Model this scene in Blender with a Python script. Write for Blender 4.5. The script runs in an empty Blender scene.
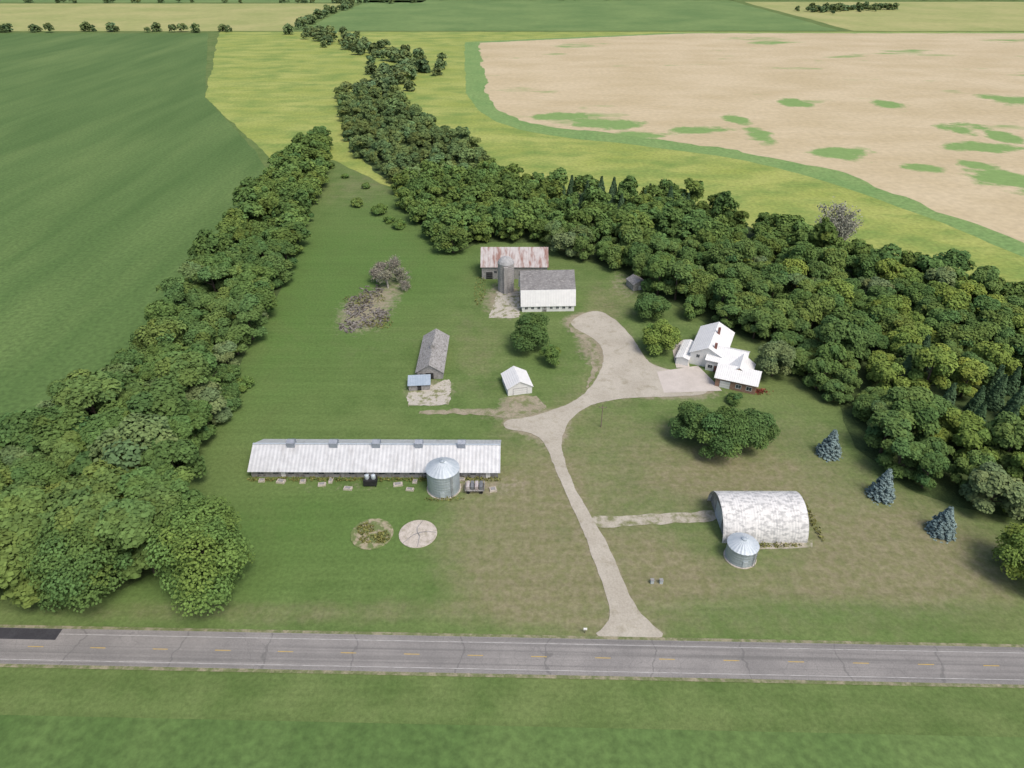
import bpy, math, random
import numpy as np
from mathutils import Vector, noise as mn
random.seed(7)
sc=bpy.context.scene
H=115.0; TH=math.radians(33); FP=683.0
S_,C_=math.sin(TH),math.cos(TH)
def G(px,py,z=0.0):
    # survey: photo measurement -> metres on the ground plane
    x=(px-512)/FP; v=(py-384)/FP
    t=(H-z)/(S_+v*C_)
    return Vector((x*t,(C_-v*S_)*t,z))
def GP(l): return [ (G(*p).x,G(*p).y) if not isinstance(p,Vector) else (p.x,p.y) for p in l]
W=lambda x,y: Vector((x,y,0))
# ---------------------------------------------------------------- materials
def nm(name):
    m=bpy.data.materials.new(name); m.use_nodes=True
    nt=m.node_tree; b=nt.nodes['Principled BSDF']
    b.inputs['Specular IOR Level'].default_value=0.25
    return m,nt,b
def nd(nt,t,**k):
    n=nt.nodes.new(t)
    for a,v in k.items():
        a2=a.replace('_',' ')
        if a2 in n.inputs: n.inputs[a2].default_value=v
        else: setattr(n,a,v)
    return n
def vec(nt,stretch=(1,1,1),rot=0):
    tc=nd(nt,'ShaderNodeTexCoord'); mp=nd(nt,'ShaderNodeMapping')
    mp.inputs['Scale'].default_value=stretch; mp.inputs['Rotation'].default_value=(0,0,rot)
    nt.links.new(tc.outputs['Object'],mp.inputs['Vector']); return mp.outputs[0]
def noi(nt,scale,v,detail=4,rough=.6):
    n=nd(nt,'ShaderNodeTexNoise'); n.inputs['Scale'].default_value=scale
    n.inputs['Detail'].default_value=detail; n.inputs['Roughness'].default_value=rough
    nt.links.new(v,n.inputs['Vector']); return n.outputs['Fac']
def mr(nt,val,lo,hi,a=0,b=1):
    n=nd(nt,'ShaderNodeMapRange'); n.inputs['From Min'].default_value=lo; n.inputs['From Max'].default_value=hi
    n.inputs['To Min'].default_value=a; n.inputs['To Max'].default_value=b
    nt.links.new(val,n.inputs['Value']); return n.outputs[0]
def ma(nt,op,a,b):
    n=nd(nt,'ShaderNodeMath',operation=op)
    for i,x in enumerate((a,b)):
        if hasattr(x,'links'): nt.links.new(x,n.inputs[i])
        else: n.inputs[i].default_value=x
    return n.outputs[0]
def c4(c): return (c[0],c[1],c[2],1)
def mx(nt,a,b,f,mode='MIX'):
    n=nd(nt,'ShaderNodeMix',data_type='RGBA',blend_type=mode)
    for i,x in ((6,a),(7,b)):
        if hasattr(x,'links'): nt.links.new(x,n.inputs[i])
        else: n.inputs[i].default_value=c4(x)
    if hasattr(f,'links'): nt.links.new(f,n.inputs[0])
    else: n.inputs[0].default_value=f
    return n.outputs[2]
def scl(nt,col,g):
    n=nd(nt,'ShaderNodeVectorMath',operation='SCALE'); nt.links.new(col,n.inputs[0]); nt.links.new(g,n.inputs['Scale']); return n.outputs[0]
def bump(nt,b,val,strength,dist=.1):
    n=nd(nt,'ShaderNodeBump'); n.inputs['Strength'].default_value=strength; n.inputs['Distance'].default_value=dist
    nt.links.new(val,n.inputs['Height']); nt.links.new(n.outputs[0],b.inputs['Normal'])
def M(name,c1,c2,scale=1,rough=.85,metal=0,stretch=(1,1,1),c3=None,s3=1,t3=(.5,.6),st3=None,bs=0,bscale=3,fine=None,rot=0,spots=None):
    m,nt,b=nm(name); v=vec(nt,stretch,rot)
    col=mx(nt,c1,c2,mr(nt,noi(nt,scale,v),.36,.64))
    if c3 is not None:
        v3=vec(nt,st3 or stretch,rot)
        f3=mr(nt,noi(nt,s3,v3),t3[0],t3[1])
        if spots:
            wv=vec(nt); nz=ma(nt,'MULTIPLY',ma(nt,'SUBTRACT',noi(nt,.022,wv,6,.68),.5),4.2)
            for (cx,cy,rx,ry) in spots:
                s1=nd(nt,'ShaderNodeVectorMath',operation='SUBTRACT'); nt.links.new(wv,s1.inputs[0]); s1.inputs[1].default_value=(cx,cy,0)
                s2=nd(nt,'ShaderNodeVectorMath',operation='MULTIPLY'); nt.links.new(s1.outputs[0],s2.inputs[0]); s2.inputs[1].default_value=(1/rx,1/ry,0)
                s3_=nd(nt,'ShaderNodeVectorMath',operation='LENGTH'); nt.links.new(s2.outputs[0],s3_.inputs[0])
                f3=ma(nt,'MAXIMUM',f3,mr(nt,ma(nt,'ADD',s3_.outputs['Value'],nz),.75,1.15,1,0))
        col=mx(nt,col,c3,f3)
    if fine:
        v2=vec(nt); g=mr(nt,noi(nt,fine[0],v2,3),.3,.7,1-fine[1],1+fine[1]); col=scl(nt,col,g)
    nt.links.new(col,b.inputs['Base Color'])
    b.inputs['Roughness'].default_value=rough; b.inputs['Metallic'].default_value=metal
    if bs: bump(nt,b,noi(nt,bscale,vec(nt),3),bs)
    return m
def lawn_mat():
    m,nt,b=nm('grass_turf'); v=vec(nt)
    big=noi(nt,.018,v,3); mid=noi(nt,.11,v,5,.62); fin=noi(nt,1.1,v,5,.72)
    col=mx(nt,(.102,.158,.047),(.145,.200,.068),mr(nt,mid,.36,.66))
    col=mx(nt,col,(.165,.205,.075),mr(nt,big,.48,.66,0,.6))
    att=nd(nt,'ShaderNodeAttribute',attribute_name='dry').outputs['Fac']
    f=ma(nt,'ADD',att,ma(nt,'MULTIPLY',ma(nt,'SUBTRACT',noi(nt,.14,v,6,.7),.5),1.2))
    drycol=mx(nt,(.195,.190,.095),(.255,.225,.14),mr(nt,noi(nt,.5,v,4),.4,.6))
    col=mx(nt,col,drycol,mr(nt,f,.2,.95,0,.88))
    lu=nd(nt,'ShaderNodeAttribute',attribute_name='lush').outputs['Fac']
    col=mx(nt,col,(.098,.175,.045),ma(nt,'MULTIPLY',lu,mr(nt,mid,.3,.6,.35,.9)))
    di=nd(nt,'ShaderNodeAttribute',attribute_name='dirt').outputs['Fac']
    f2=ma(nt,'ADD',di,ma(nt,'MULTIPLY',ma(nt,'SUBTRACT',noi(nt,.5,v,6,.7),.5),1.3))
    col=mx(nt,col,(.30,.26,.19),mr(nt,f2,.4,.8,0,.9))
    st=noi(nt,1,vec(nt,(.012,.45,1),.02),2)
    g=ma(nt,'MULTIPLY',mr(nt,fin,.25,.75,.72,1.28),mr(nt,st,.35,.65,.95,1.05))
    col=scl(nt,col,g)
    nt.links.new(col,b.inputs['Base Color']); b.inputs['Roughness'].default_value=.95
    b.inputs['Specular IOR Level'].default_value=.1
    bump(nt,b,fin,.4,.25); return m
def leaf_mat(name,tints):
    m,nt,b=nm(name); nt.nodes.remove(b)
    b=nd(nt,'ShaderNodeBsdfDiffuse')
    at=nd(nt,'ShaderNodeAttribute',attribute_name='leafcol').outputs['Color']
    oi=nd(nt,'ShaderNodeObjectInfo').outputs['Random']
    r=nd(nt,'ShaderNodeValToRGB'); nt.links.new(oi,r.inputs[0]); cr=r.color_ramp
    while len(cr.elements)<len(tints): cr.elements.new(.5)
    for i,t in enumerate(tints):
        cr.elements[i].position=i/(len(tints)-1); cr.elements[i].color=c4(t)
    col=mx(nt,r.outputs[0],at,1.0,'MULTIPLY')
    nt.links.new(col,b.inputs[0]); nt.links.new(b.outputs[0],nt.nodes['Material Output'].inputs[0]); return m
def metal_mat(name,c1,c2,c3=None,t3=(.55,.65),period=.9,axis=0,rough=.5,metal=0.0,s3=.25,st3=None,bs=.5):
    m=M(name,c1,c2,.6,rough,metal,(1,1,1) ,c3,s3,t3,st3)
    nt=m.node_tree; b=nt.nodes['Principled BSDF']
    w=nd(nt,'ShaderNodeTexWave'); w.inputs['Scale'].default_value=1/period*.314; w.bands_direction='XYZ'[axis]
    nt.links.new(vec(nt),w.inputs['Vector']); bump(nt,b,w.outputs['Fac'],bs,.08); return m
def road_mat():
    m,nt,b=nm('asphalt'); v=vec(nt)
    col=mx(nt,(.225,.215,.205),(.29,.275,.26),mr(nt,noi(nt,.10,v,5),.35,.65))
    col=mx(nt,col,(.165,.16,.152),mr(nt,noi(nt,1,vec(nt,(.008,1.1,1)),4),.46,.66,0,.8))
    w=nd(nt,'ShaderNodeTexWave'); w.inputs['Scale'].default_value=.017; w.inputs['Distortion'].default_value=2.6; w.inputs['Detail'].default_value=4
    w.inputs['Detail Scale'].default_value=5
    nt.links.new(v,w.inputs['Vector'])
    col=mx(nt,col,(.11,.11,.105),mr(nt,w.outputs['Fac'],.998,.9998,0,.45))
    vo=nd(nt,'ShaderNodeTexVoronoi',feature='DISTANCE_TO_EDGE'); vo.inputs['Scale'].default_value=.3
    vv=nd(nt,'ShaderNodeVectorMath',operation='ADD'); nz=nd(nt,'ShaderNodeTexNoise'); nz.inputs['Scale'].default_value=.5
    nt.links.new(v,nz.inputs['Vector']); nt.links.new(nz.outputs['Color'],vv.inputs[0]); nt.links.new(v,vv.inputs[1])
    nt.links.new(vv.outputs[0],vo.inputs['Vector'])
    cr=ma(nt,'MULTIPLY',mr(nt,vo.outputs['Distance'],.0,.016,1,0),mr(nt,noi(nt,.05,v,2),.46,.55,0,.35))
    col=mx(nt,col,(.10,.10,.10),cr)
    col=scl(nt,col,mr(nt,noi(nt,5,v,3),.3,.7,.85,1.15))
    nt.links.new(col,b.inputs['Base Color']); b.inputs['Roughness'].default_value=.9; return m

def spot(px,py,rx,ry):
    c=G(px,py); return (c.x,c.y,(G(px+rx,py)-c).length,(G(px,py+ry)-c).length)
spots=[spot(*p) for p in [(762,138,15,8),(735,118,12,5),(840,153,32,6),(600,124,46,6),(640,134,30,4),(1010,180,34,13),(980,165,20,6),(886,104,14,4),(985,148,44,4),(795,102,14,4),(1012,100,30,5),(925,168,18,4),(560,116,24,4),(700,130,34,3),(960,130,20,4),(1000,135,14,8)]]
m_lawn=lawn_mat()
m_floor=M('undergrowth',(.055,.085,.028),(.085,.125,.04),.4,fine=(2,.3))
m_meadow=M('meadow_grass',(.265,.315,.070),(.345,.375,.105),.02,c3=(.18,.26,.06),s3=.03,t3=(.44,.68),fine=(.5,.2),stretch=(1,1.6,1))
m_crop=M('soybean_leaves',(.080,.145,.038),(.105,.175,.050),1,stretch=(.06,.005,1),c3=(.135,.205,.062),s3=1,t3=(.47,.72),st3=(.02,.004,1),fine=(.6,.24),rot=.0,bs=.3,bscale=1.3)
m_strip=M('green_grass_strip',(.16,.27,.085),(.20,.30,.10),.05,fine=(.4,.2))
m_tan=M('stubble_field',(.47,.385,.235),(.54,.45,.295),1,stretch=(.012,.02,1),c3=(.20,.31,.10),s3=1,t3=(.60,.68),st3=(.007,.014,1),fine=(.25,.10),spots=spots)
m_far=M('far_green_crop',(.12,.20,.06),(.17,.25,.08),.01,fine=(.1,.1))
m_far2=M('far_pale_crop',(.29,.32,.11),(.38,.37,.15),.01,fine=(.1,.1))
m_gravel=M('gravel',(.40,.365,.30),(.48,.445,.375),.15,c3=(.31,.28,.21),s3=.3,t3=(.5,.75),fine=(2.5,.12),bs=.3,bscale=4)
m_track=M('worn_track',(.38,.345,.275),(.45,.415,.34),.3,c3=(.19,.20,.095),s3=.45,t3=(.46,.66),fine=(2.5,.14))
m_dirtarc=M('worn_dirt',(.28,.245,.175),(.34,.30,.22),.3,c3=(.17,.19,.085),s3=.35,t3=(.45,.62),fine=(2.5,.18))
m_road=road_mat()
m_shoulder=M('shoulder_gravel',(.25,.235,.15),(.31,.28,.19),.4,c3=(.15,.175,.075),s3=.5,t3=(.40,.56),fine=(3,.2))
m_patch=M('dark_asphalt',(.045,.045,.05),(.06,.06,.065),.3,fine=(3,.15))
m_yel=M('yellow_line_paint',(.55,.37,.07),(.42,.32,.13),1.5)
m_wht=M('white_line_paint',(.52,.51,.49),(.33,.32,.31),.8)
m_conc=M('concrete',(.46,.41,.35),(.55,.50,.44),.5,c3=(.30,.27,.2),s3=.8,t3=(.5,.75),fine=(4,.15))
m_slab=M('cracked_yard',(.44,.41,.35),(.52,.48,.42),.5,c3=(.2,.21,.1),s3=.5,t3=(.48,.62),fine=(3,.2))
m_drive=M('poured_concrete',(.50,.455,.41),(.56,.51,.465),.3,fine=(4,.06))
m_white=M('white_paint',(.68,.68,.66),(.76,.76,.74),.6,c3=(.58,.57,.53),s3=1.2,t3=(.6,.8))
m_whroof=metal_mat('white_metal_roof',(.72,.72,.71),(.78,.78,.77),None,period=.6)
m_graymetal=metal_mat('pale_metal_roof',(.52,.53,.54),(.62,.63,.64),(.44,.44,.44),(.56,.72),period=1.0,s3=.9,st3=(.5,.08,.3),metal=.1,rough=.45)
m_darkwall=M('weathered_wall',(.24,.235,.23),(.34,.335,.33),.8,c3=(.14,.13,.12),s3=1,t3=(.5,.65))
m_shing=M('dark_shingles',(.17,.165,.165),(.23,.225,.225),.5,c3=(.33,.32,.31),s3=1.0,t3=(.5,.72),st3=(1,1,3),fine=(5,.2))
m_rust=metal_mat('rusty_metal_roof',(.43,.39,.38),(.50,.47,.46),(.26,.15,.125),(.46,.62),period=1.1,s3=1,st3=(.7,.12,.18))
m_oldwood=M('weathered_wood',(.27,.26,.25),(.38,.37,.36),1.2,c3=(.15,.14,.13),s3=1.5,t3=(.5,.7),st3=(1,.5,3),fine=(4,.25))
m_blue=metal_mat('blue_grey_metal',(.33,.40,.47),(.39,.46,.53),None,period=.5)
m_bin=metal_mat('galvanised_metal',(.38,.44,.48),(.46,.52,.56),(.32,.37,.40),(.55,.75),period=.35,axis=2,metal=.3,rough=.45)
m_binroof=M('galvanised_roof',(.46,.52,.56),(.55,.60,.64),.8,.45,.2)
m_vent=M('vent_metal',(.26,.29,.34),(.34,.37,.42),.8,.5,.2)
m_quon=metal_mat('flaking_white_metal',(.64,.635,.62),(.73,.72,.70),(.44,.44,.435),(.48,.60),period=.6,s3=1,st3=(.7,1.2,1.3),rough=.5,bs=.3)
m_stave=M('silo_concrete',(.34,.32,.31),(.42,.40,.38),.8,c3=(.23,.22,.21),s3=1,t3=(.5,.7),st3=(1,1,.2),fine=(3,.15))
m_cap=M('weathered_cap',(.33,.33,.33),(.43,.43,.43),.8,fine=(2,.15))
m_dark=M('dark_interior',(.02,.02,.022),(.035,.035,.035),1)
m_glass=M('window_glass',(.03,.04,.05),(.06,.07,.08),1,rough=.15)
m_brick=M('red_brick',(.19,.085,.07),(.25,.12,.09),2,fine=(6,.2))
m_tanbrick=M('brown_brick',(.27,.165,.12),(.34,.215,.16),2,fine=(6,.15))
m_bark=M('bark',(.07,.055,.04),(.11,.09,.07),3)
m_dead=M('dead_wood',(.33,.315,.28),(.42,.40,.36),2)
m_wire=M('pole_wood',(.20,.16,.12),(.26,.22,.17),2)
m_red=M('red_flowers',(.35,.03,.05),(.10,.12,.04),3)
m_rub=M('rubble',(.16,.145,.125),(.28,.26,.235),.6,c3=(.08,.07,.055),s3=.7,t3=(.48,.58))
m_grayplastic=M('grey_machine',(.12,.13,.14),(.2,.21,.22),1)
L_dec=leaf_mat('broad_leaves',[(.100,.168,.050),(.118,.190,.055),(.086,.150,.048),(.140,.205,.060),(.104,.172,.056),(.128,.192,.055),(.165,.225,.060)])
L_dark=leaf_mat('dark_leaves',[(.082,.142,.046),(.094,.156,.050)])
L_yel=leaf_mat('yellow_green_leaves',[(.215,.275,.06),(.19,.26,.06),(.165,.235,.055)])
L_fresh=leaf_mat('fresh_green_leaves',[(.135,.215,.058),(.125,.20,.055)])
L_will=leaf_mat('pale_green_leaves',[(.15,.21,.085),(.125,.185,.065),(.175,.225,.10)])
L_spr=leaf_mat('blue_spruce_needles',[(.20,.275,.265),(.21,.28,.275)])
L_con=leaf_mat('dark_conifer_needles',[(.07,.125,.06),(.085,.14,.07)])
L_weed=leaf_mat('weed_leaves',[(.17,.19,.06),(.22,.19,.07)])
L_twig=leaf_mat('bare_twigs',[(.26,.24,.19),(.28,.26,.21),(.23,.235,.15)])
L_twigp=leaf_mat('pale_twigs',[(.30,.31,.23),(.33,.335,.26)])
# ---------------------------------------------------------------- object helpers
col=sc.collection
def link(o): col.objects.link(o); return o
def obj(name,V,Fc,mat,parent=None,label=None,smooth=False):
    me=bpy.data.meshes.new(name); me.from_pydata([tuple(v) for v in V],[],Fc); me.update()
    me.materials.append(mat)
    o=link(bpy.data.objects.new(name,me))
    if parent: o.parent=parent
    if label: o['label']=label
    return o
def thing(name,label,cat,loc,rot=0,group=None):
    e=link(bpy.data.objects.new(name,None)); e.location=loc; e.rotation_euler=(0,0,rot)
    e['label']=label; e['category']=cat
    if group: e['group']=group
    return e
def frame(name,label,cat,pL,pR,group=None):
    a,b=G(*pL),G(*pR); d=b-a
    return thing(name,label,cat,a,math.atan2(d.y,d.x),group), d.length
def boxg(x0,x1,y0,y1,z0,z1):
    V=[(x,y,z) for z in (z0,z1) for y in (y0,y1) for x in (x0,x1)]
    return V,[(0,2,3,1),(4,5,7,6),(0,1,5,4),(2,6,7,3),(0,4,6,2),(1,3,7,5)]
def box(name,p,x0,x1,y0,y1,z0,z1,mat,label=None):
    V,Fc=boxg(x0,x1,y0,y1,z0,z1); return obj(name,V,Fc,mat,p,label)
def join(parts):
    V=[];Fc=[]
    for v,f in parts:
        o=len(V); V+=list(v); Fc+=[tuple(i+o for i in q) for q in f]
    return V,Fc
def extr(prof,axis,a0,a1):
    n=len(prof)
    mk=(lambda a,p:(a,p[0],p[1])) if axis=='x' else (lambda a,p:(p[0],a,p[1]))
    V=[mk(a0,p) for p in prof]+[mk(a1,p) for p in prof]
    Fc=[(i,(i+1)%n,(i+1)%n+n,i+n) for i in range(n)]
    Fc+=[tuple(range(n))[::-1],tuple(range(n,2*n))]
    return V,Fc
def fixn(o):
    import bmesh
    bm=bmesh.new(); bm.from_mesh(o.data); bmesh.ops.recalc_face_normals(bm,faces=bm.faces); bm.to_mesh(o.data); bm.free(); return o
def roofprof(pts,th): return [(a,z+th) for a,z in pts]+[(a,z+.012) for a,z in pts[::-1]]
def gable(p,x0,x1,y0,y1,h,rise,axis,mw,mroof,oh=.5,th=.14,z0=0,rlabel=None):
    c0,c1=(y0,y1) if axis=='x' else (x0,x1); a0,a1=(x0,x1) if axis=='x' else (y0,y1)
    mid=(c0+c1)/2; sl=rise/((c1-c0)/2)
    w=fixn(obj('wall',*extr([(c0,z0),(c1,z0),(c1,h),(mid,h+rise),(c0,h)],axis,a0,a1),mw,p))
    r=fixn(obj('roof',*extr(roofprof([(c0-oh,h-oh*sl),(mid,h+rise),(c1+oh,h-oh*sl)],th),axis,a0-oh,a1+oh),mroof,p,rlabel))
    return w,r
def onface(face,u0,u1,z0,z1,off,y=0,t=.06):
    if face=='front': return boxg(u0,u1,y-off-t,y-off,z0,z1)
    if face=='left': return boxg(y-off-t,y-off,u0,u1,z0,z1)
    if face=='right': return boxg(y+off,y+off+t,u0,u1,z0,z1)
def window(p,face,u,z,w,h,y=0,mf=None):
    g=obj('window',*onface(face,u-w/2,u+w/2,z,z+h,.01,y,.03),m_glass,p)
    f=.1
    parts=[onface(face,u-w/2-f,u-w/2,z-f,z+h+f,.008,y,.08),onface(face,u+w/2,u+w/2+f,z-f,z+h+f,.008,y,.08),
      onface(face,u-w/2,u+w/2,z-f,z,.008,y,.08),onface(face,u-w/2,u+w/2,z+h,z+h+f,.008,y,.08),
      onface(face,u-.03,u+.03,z,z+h,.045,y,.03)]
    obj('frame',*join(parts),mf or m_white,g); return g
def door(p,face,u,w,h,y=0,mat=None,z=0.05):
    d=obj('door',*onface(face,u-w/2,u+w/2,z,z+h,.01,y,.05),mat or m_white,p)
    parts=[onface(face,u-w/2-.1,u-w/2,z,z+h+.1,.008,y,.09),onface(face,u+w/2,u+w/2+.1,z,z+h+.1,.008,y,.09),
       onface(face,u-w/2,u+w/2,z+h,z+h+.1,.008,y,.09)]
    k=max(2,int(h/.7))
    for i in range(1,k): parts.append(onface(face,u-w/2,u+w/2,z+h*i/k-.02,z+h*i/k+.02,.062,y,.02))
    obj('frame',*join(parts),m_darkwall,d); return d
def lathe(prof,n=32,cx=0,cy=0,cap=True,alt=0):
    V=[];Fc=[]
    for k,(r,z) in enumerate(prof):
        for i in range(n):
            a=2*math.pi*i/n
            V.append((cx+r*math.cos(a),cy+r*math.sin(a),z+(alt if (i%2 and alt) else 0)*(r>0.2)))
    for k in range(len(prof)-1):
        for i in range(n):
            j=(i+1)%n; Fc.append((k*n+i,k*n+j,(k+1)*n+j,(k+1)*n+i))
    if cap: Fc.append(tuple(range((len(prof)-1)*n,len(prof)*n)))
    return V,Fc
def tube(pts,rad,n=6):
    V=[];Fc=[]
    for k,p in enumerate(pts):
        p=Vector(p); d=(Vector(pts[min(k+1,len(pts)-1)])-Vector(pts[max(k-1,0)])).normalized()
        s=d.orthogonal().normalized(); t=d.cross(s)
        for i in range(n):
            a=2*math.pi*i/n; V.append(tuple(p+(s*math.cos(a)+t*math.sin(a))*rad[k]))
    for k in range(len(pts)-1):
        for i in range(n):
            j=(i+1)%n; Fc.append((k*n+i,k*n+j,(k+1)*n+j,(k+1)*n+i))
    Fc.append(tuple(range((len(pts)-1)*n,len(pts)*n)))
    return V,Fc
# ---------------------------------------------------------------- ground sheets
def wobble(poly,step,amp,freq=.15):
    out=[];n=len(poly)
    for i in range(n):
        a=Vector((poly[i][0],poly[i][1],0)); b=Vector((poly[(i+1)%n][0],poly[(i+1)%n][1],0))
        k=max(1,min(220,int((b-a).length/step)))
        for j in range(k):
            p=a.lerp(b,j/k); q=mn.noise_vector(p*freq)+mn.noise_vector(p*freq*3.7)*.5
            out.append((p.x+q.x*amp,p.y+q.y*amp))
    return out
def smooth(poly,it=2):
    for _ in range(it):
        q=[];n=len(poly)
        for i in range(n):
            a=poly[i];b=poly[(i+1)%n]
            q+=[(a[0]*.75+b[0]*.25,a[1]*.75+b[1]*.25),(a[0]*.25+b[0]*.75,a[1]*.25+b[1]*.75)]
        poly=q
    return poly
def sheet(name,poly,z,mat,kind='structure'):
    A=sum(poly[i][0]*poly[(i+1)%len(poly)][1]-poly[(i+1)%len(poly)][0]*poly[i][1] for i in range(len(poly)))
    if A<0: poly=poly[::-1]
    o=obj(name,[(x,y,z) for x,y in poly],[tuple(range(len(poly)))],mat); o['kind']=kind; return o
sheet('ground',[(-9000,-2500),(9000,-2500),(9000,12000),(-9000,12000)],-.06,m_lawn)
drive_px=[(590,638),(608,626),(611,612),(606,595),(595,562),(579,522),(565,492),(552,460),(543,441),(530,432),(504,430),(503,420),(528,418),(550,411),(575,402),(592,386),(602,370),(604,354),(598,341),(584,333),(568,324),(580,314),(600,310),(616,320),(630,334),(640,350),(650,364),(672,371),(700,374),(712,382),(710,392),(698,396),(665,397),(625,398),(592,404),(573,416),(564,430),(561,448),(567,470),(578,495),(592,517),(603,537),(615,560),(628,592),(637,608),(650,624),(672,640)]
drive=smooth(GP(drive_px),2)
xs=np.arange(-190,215,1.2); ys=np.arange(52,480,1.2)
X,Y=np.meshgrid(xs,ys); nx,ny=len(xs),len(ys)
def ell(cx,cy,rx,ry,p=1.0):
    c=G(cx,cy); a=(G(cx+rx,cy)-c).length; b=(G(cx,cy+ry)-c).length
    return p*np.exp(-(((X-c.x)/a)**2+((Y-c.y)/b)**2)**1.3)
def dist_poly(poly):
    d=np.full(X.shape,1e9)
    for i in range(len(poly)):
        ax,ay=poly[i];bx,by=poly[(i+1)%len(poly)]
        L=(bx-ax)**2+(by-ay)**2+1e-9
        t=np.clip(((X-ax)*(bx-ax)+(Y-ay)*(by-ay))/L,0,1)
        d=np.minimum(d,np.hypot(X-ax-t*(bx-ax),Y-ay-t*(by-ay)))
    return d
dd=dist_poly(drive)
dry=sum([ell(520,500,75,70,.9),ell(560,590,70,50,.9),ell(480,550,60,50,.7),ell(650,560,60,50,.8),ell(800,590,190,40,.7),ell(860,520,120,60,.65),ell(930,560,100,50,.6),
 ell(640,440,70,36,.55),ell(680,485,100,36,.6),ell(480,360,30,50,.35),ell(470,300,30,50,.2),ell(610,300,30,20,.55),ell(300,612,300,13,.55),ell(570,380,25,40,.3),
 ell(370,340,60,30,.25),ell(300,380,40,60,.1),ell(790,440,70,40,.45),ell(365,185,40,22,.45),ell(740,480,60,30,.55)])
dry=np.clip(dry+np.exp(-dd/4)*.35,0,1)
dirt=np.clip(sum([ell(520,405,24,14,.95),ell(429,392,30,16,.8),ell(365,312,34,26,.8),ell(505,300,26,22,.9),ell(485,415,40,8,.35),ell(545,432,30,12,.5),ell(480,487,40,10,.7),ell(340,488,90,7,.4),ell(590,345,18,26,.75),ell(580,322,22,10,.7),ell(470,372,26,8,.3),ell(490,350,14,10,.3),
 ell(625,285,22,22,.55),ell(700,395,60,8,.4),ell(745,545,40,14,.4),ell(830,545,40,14,.3),ell(395,285,20,16,.5),ell(180,606,70,5,.35),ell(520,470,18,30,.3),ell(560,540,18,20,.3),ell(420,325,8,8,.3)])+np.exp(-dd/1.6)*.5,0,1)
lush=np.clip(sum([ell(300,330,110,150,.8),ell(360,250,90,80,.8),ell(300,540,160,60,.8),ell(440,420,40,60,.3),ell(820,612,200,12,.7),ell(150,590,160,12,.3),ell(440,270,50,40,.5),ell(550,360,30,20,.5),ell(300,515,60,16,.5)]),0,1)
V=np.stack([X.ravel(),Y.ravel(),np.zeros(X.size)],1)
idx=np.arange(nx*ny).reshape(ny,nx)
Q=np.stack([idx[:-1,:-1],idx[:-1,1:],idx[1:,1:],idx[1:,:-1]],-1).reshape(-1,4)
def npmesh(name,V,Q,attrs=(),colattr=None):
    me=bpy.data.meshes.new(name); me.vertices.add(len(V)); me.vertices.foreach_set('co',np.asarray(V,dtype=np.float32).ravel())
    me.loops.add(Q.size); me.loops.foreach_set('vertex_index',Q.ravel().astype(np.int32))
    me.polygons.add(len(Q)); k=Q.shape[1]
    me.polygons.foreach_set('loop_start',np.arange(0,Q.size,k,dtype=np.int32)); me.polygons.foreach_set('loop_total',np.full(len(Q),k,dtype=np.int32))
    me.update(calc_edges=True)
    for n,a in attrs:
        at=me.attributes.new(n,'FLOAT','POINT'); at.data.foreach_set('value',a.ravel().astype(np.float32))
    if colattr is not None:
        at=me.attributes.new('leafcol','FLOAT_COLOR','POINT'); at.data.foreach_set('color',colattr.astype(np.float32).ravel())
    return me
me=npmesh('lawn',V,Q,(('dry',dry),('dirt',dirt),('lush',lush))); me.materials.append(m_lawn)
o=link(bpy.data.objects.new('lawn',me)); o['kind']='structure'
# fields
meadow=[W(-440,1150),G(205,97),G(262,150),G(275,168),G(330,160),G(400,190),G(480,185),G(600,200),G(740,225),G(850,268),G(960,285),G(1024,318),G(1200,400),W(1200,160),W(1200,1150)]
sheet('meadow',wobble(GP(meadow),8,2.5,.03),.02,m_meadow)
beltTop=[G(-300,560),G(0,495),G(60,440),G(130,372),G(190,297),G(240,217),G(268,170),G(255,150),G(205,97)]
sheet('crop_field',wobble(GP([W(-1600,110)]+beltTop+[W(-450,1130),W(-1600,1130)]),8,1.2,.05),.04,m_crop)
stripe=[G(464,88),G(476,108),G(505,127),G(560,137),G(620,143),G(700,153),G(760,163),G(830,182),G(900,207),G(960,229),G(1024,257),G(1150,310),W(1200,260),W(1200,1140),W(-70,1140)]
sheet('grass_strip',wobble(smooth(GP(stripe),1),8,1.5,.03),.04,m_strip)
tan=[G(486,88),G(494,108),G(525,124),G(600,132),G(650,138),G(720,147),G(790,161),G(850,174),G(900,195),G(960,218),G(1024,244),G(1150,290),W(1200,300),W(1200,1130),W(-50,1130)]
sheet('stubble_field',wobble(smooth(GP(tan),1),6,5,.04),.06,m_tan)
for i,(a,b,c,d,mt) in enumerate([(-1700,-350,1160,1700,m_far2),(-330,500,1165,1800,m_far),(520,1700,1160,1750,m_far2),(-2400,-200,1730,2600,m_far),(-180,1200,1830,2700,m_far2),(1220,3000,1780,2700,m_far),(-3000,3000,2730,4200,m_far2)]):
    sheet('far_field',wobble([(a,c),(b,c),(b,d),(a,d)],30,6,.01),.05,mt)
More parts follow.
